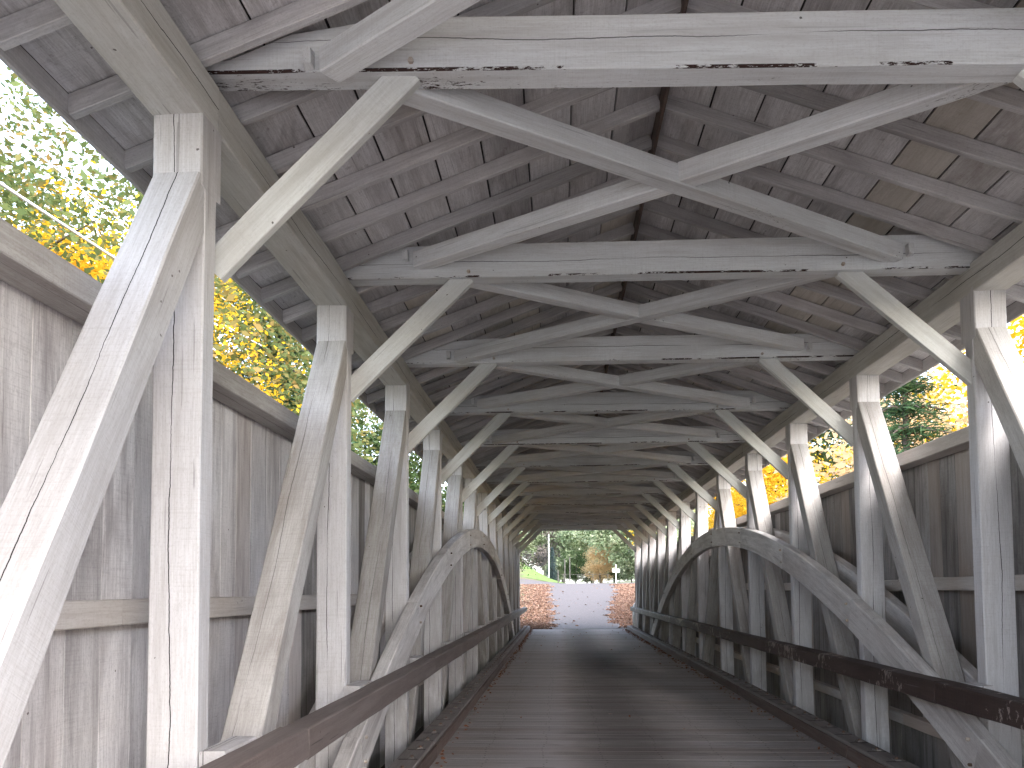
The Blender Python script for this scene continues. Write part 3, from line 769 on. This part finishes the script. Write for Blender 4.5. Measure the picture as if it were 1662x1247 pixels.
# beyond the far portal
GF = 'trees beyond the far portal'
put_tree('pale_tree', pale, 9.0, 90.0, .3, 1.12, 'large pale green tree right of the road beyond the far portal', GF)
put_tree('pale_tree', pale, 4.4, 112.0, 2.3, 1.3, 'broad pale tree behind the orange tree at the end of the road', GF)
put_tree('green_tree', green, 9.6, 82.5, 1.3, .36, 'dark green bush at the foot of the large pale tree', GF)
put_tree('orange_tree', orange, 4.6, 94.0, 1.0, .62, 'small orange tree at the end of the road beyond the portal', GF)
put_tree('green_tree', green, 2.0, 100.0, 4.1, .42, 'small round dark tree left of the orange tree beyond the portal', GF)
put_tree('bare_tree', grey, .6, 116.0, .6, 1.15, 'tall greyish half bare tree in the middle of the far portal', GF)
put_tree('spruce_tree', spruce, -.9, 106.0, .6, .5, 'narrow dark blue spruce left of centre in the far portal', GF)
put_tree('pale_tree', pale, -5.2, 112.0, 1.6, .72, 'pale green tree on the hillside at the left of the far portal', GF)
put_tree('green_tree', green, -8.5, 128.0, 2.6, .9, 'tall green tree furthest left on the hill beyond the portal', GF)
put_tree('pale_tree', pale, 14.0, 118.0, 5.6, 1.3, 'pale tree behind the trees right of the far road', GF)
put_tree('bare_tree', grey, -2.5, 140.0, 2.2, 1.3, 'greyish tree behind the blue spruce on the hill', GF)
for i in range(11):
    x = -34+i*8.3+rnd.uniform(-1.5, 1.5); ww = 'leftmost' if i == 0 else ('rightmost' if i == 10 else ORD[i+1]+' from the left')
    put_tree('pale_tree', pale if i % 3 else grey, x, 142+rnd.uniform(-6, 8), rnd.uniform(0, 6), rnd.uniform(.85, 1.15), 'distant pale tree in the line closing the view, '+ww, 'line of distant trees')
for i, (x, y, q, ms_, nm) in enumerate(((6.6, 101, .34, green, 'dark green'), (3.2, 97, .26, green, 'small dark green'), (8.4, 97, .38, pale, 'pale green'), (-.4, 110, .3, pale, 'small pale'), (11.5, 92, .4, green, 'broad dark green'))):
    put_tree('bush', ms_, x, y, i*1.3, q, nm+' bush at the foot of the trees beyond the junction', 'bushes beyond the road junction', cat='bush')
# branches that hang over the far portal from a tree standing beside it
def bough(name, pts, rad_, mat, label, per=34, size=.055, spread=.2, nc=16, jit=.25):
    V, F = tube(name, pts, rad_, None, 6)
    e = empty(name, pts[0]); tag(e, label, 'branch', 'leafy branches hanging by the far portal')
    b0 = Vector(pts[0]); V = [v-b0 for v in V]
    obj('stem', new_mesh('stem', V, F, None, M['bark'], True), e, pts[0])
    cs = []; L = len(pts)-1
    for i in range(nc):
        t = rnd.uniform(.25, 1)*L; k = min(int(t), L-1); f = t-k
        p = Vector(pts[k]).lerp(Vector(pts[k+1]), f)-b0; cs.append((p.x+rnd.gauss(0, jit), p.y+rnd.gauss(0, jit), p.z-abs(rnd.gauss(0, jit*.65))))
    obj('leaves', leaf_mesh('leaves', cs, spread, per, size, mat), e, pts[0])
bough('leafy_branch', [(5.2, 37.5, 5.6), (4.2, 37.3, 5.2), (3.1, 37.2, 4.75), (1.9, 37.1, 4.55), (.9, 37.0, 4.35)], [.06, .045, .03, .02, .008], M['lf_green'], 'green leafy branch hanging across the top of the far portal', nc=22)
bough('leafy_branch', [(5.3, 36.6, 5.3), (4.5, 36.5, 4.9), (3.7, 36.4, 4.4), (3.1, 36.3, 3.75)], [.05, .035, .02, .008], M['lf_yellow'], 'yellow leafy branch at the top right of the far portal', nc=14, size=.06)
bough('leafy_branch', [(-2.5, 37.3, 2.95), (-2.1, 37.3, 2.9), (-1.6, 37.2, 2.8), (-1.15, 37.2, 2.72)], [.03, .02, .015, .006], M['lf_green'], 'dark green sprig reaching in at the left of the far portal', nc=8, jit=.1)
put_tree('maple_tree', maple2, 8.2, 39.5, .4, .8, 'yellow tree just outside the right of the far portal', GF)

# fallen leaves
def litter(name, n, fx, size, mat, label):
    P = np.array([fx() for _ in range(n)])
    me = leaf_mesh(name, P, .004, 1, size, mat, flat=.16)
    return tag(obj(name, me), label, kind='stuff')
def shoulder():
    y = Y1+.4+(rnd.random()**1.2)*33; s = rnd.random() < .55
    d = abs(rnd.gauss(0, 1.1))-rnd.random()**3*.5
    wv_ = .18*math.sin(y*1.7)+.12*math.sin(y*4.1+1)
    x = rr(y)+d-.1+wv_ if s else rl(y)-d+.1+wv_
    if rnd.random() < .003: x = rnd.uniform(rl(y), rr(y))
    return (x, y, terrain(x, y)+.045)
litter('fallen_leaves', 26000, shoulder, .075, M['litter'], 'orange fallen leaves covering both shoulders of the road beyond the bridge')
def on_deck():
    s = rnd.random() < .5; y = Y1-abs(rnd.gauss(0, 9))
    if rnd.random() < .3: y = rnd.uniform(6, Y1)
    x = (-1.215+abs(rnd.gauss(0, .07))) if s else (2.745-abs(rnd.gauss(0, .09)))
    if rnd.random() < .05: x = rnd.uniform(-1.1, 2.6)
    return (x, y, .009)
litter('deck_leaves', 1700, on_deck, .026, M['litter_deck'], 'brown leaf litter gathered along the curbs on the deck')

# power lines on the left
def pix(x, y, Yd):
    v = fwd+rgt*((x-831)/FPX)+upv*((879.63-y)/FPX); k = Yd/v.y; return Vector((v.x*k, v.y*k, v.z*k+H))
for (a, b, rdi, lab) in (((-60, 258, 9), (520, 606, 34), .022, 'thick pale power cable in the middle of the left opening'),
                    ((-60, 152, 9.5), (525, 592, 34), .013, 'thin upper power line crossing the left opening'),
                    ((330, 551, 20), (520, 668, 36), .013, 'thin lower telephone wire in front of the golden maple')):
    p, q = pix(*a), pix(*b); pts = [p.lerp(q, t)-Vector((0, 0, .25*4*t*(1-t))) for t in np.linspace(-.15, 1.15, 14)]
    V, F = tube('power_line', pts, [rdi]*14, None, 6)
    tag(obj('power_line', new_mesh('power_line', V, F, None, M['wire'], True)), lab, 'power line', 'overhead wires left of the bridge')
# road sign, posts and pole beyond the portal
def post(name, x, y, h, w_, mat, label, cat, grp=None):
    return tag(timber(name, (x, y, terrain(x, y)-.1), (x, y, terrain(x, y)+h), w_, w_, (1, 0, 0), mat), label, cat, grp)
sx, sy2 = pix(1000, 945, 76).x, 76
sgn = empty('street_sign', (sx, sy2, terrain(sx, sy2))); tag(sgn, 'small white crossed road sign on a post where the road ends', 'road sign')
timber('sign_post', (sx, sy2, terrain(sx, sy2)-.2), (sx, sy2, terrain(sx, sy2)+1.75), .08, .08, (1, 0, 0), M['white'], sgn)
z_ = terrain(sx, sy2)
timber('sign_blade', (sx-.34, sy2-.06, z_+1.2), (sx+.34, sy2-.06, z_+1.2), .03, .3, (0, 1, 0), M['white'], sgn)
for px, hh, lb in ((925, 2.6, 'thin grey post left of the road at the far junction'), (917, 2.4, 'leaning grey post furthest left at the far junction'), (906, 1.3, 'short stubby post on the slope beyond the portal')):
    q = pix(px, 940, 80); post('fence_post', q.x, 80, hh, .1, M['pole'], lb, 'post', 'posts at the far junction')
q = pix(891, 930, 98); post('utility_pole', q.x, 98, 5.2, .12, M['white'], 'tall pale utility pole standing left of the far road', 'utility pole')
# fence rail far away
fr = empty('far_fence', (1.5, 84, terrain(1.5, 84))); tag(fr, 'low thin railing along the far side of the junction', 'fence')
for i in range(4):
    x = .4+i*1.5; timber('post', (x, 84, terrain(x, 84)-.1), (x, 84, terrain(x, 84)+1.05), .05, .05, (1, 0, 0), M['pole'], fr)
timber('railing', (.2, 84, terrain(2, 84)+1.02), (5.0, 84, terrain(5, 84)+1.02), .02, .03, (0, 1, 0), M['pole'], fr)
# white guard stone by the right end of the bridge
V, F = tube('guard_post', [(3.25, Y1+.9, -.1), (3.25, Y1+.9, .55), (3.25, Y1+.9, .95), (3.25, Y1+.9, 1.08)], [.17, .17, .15, .06], None, 12)
tag(obj('guard_post', new_mesh('guard_post', V, F, None, M['white'], True)), 'round white guard post beside the right end of the bridge', 'bollard')

for o in list(bpy.data.objects):
    if '_w' in o: del o['_w']
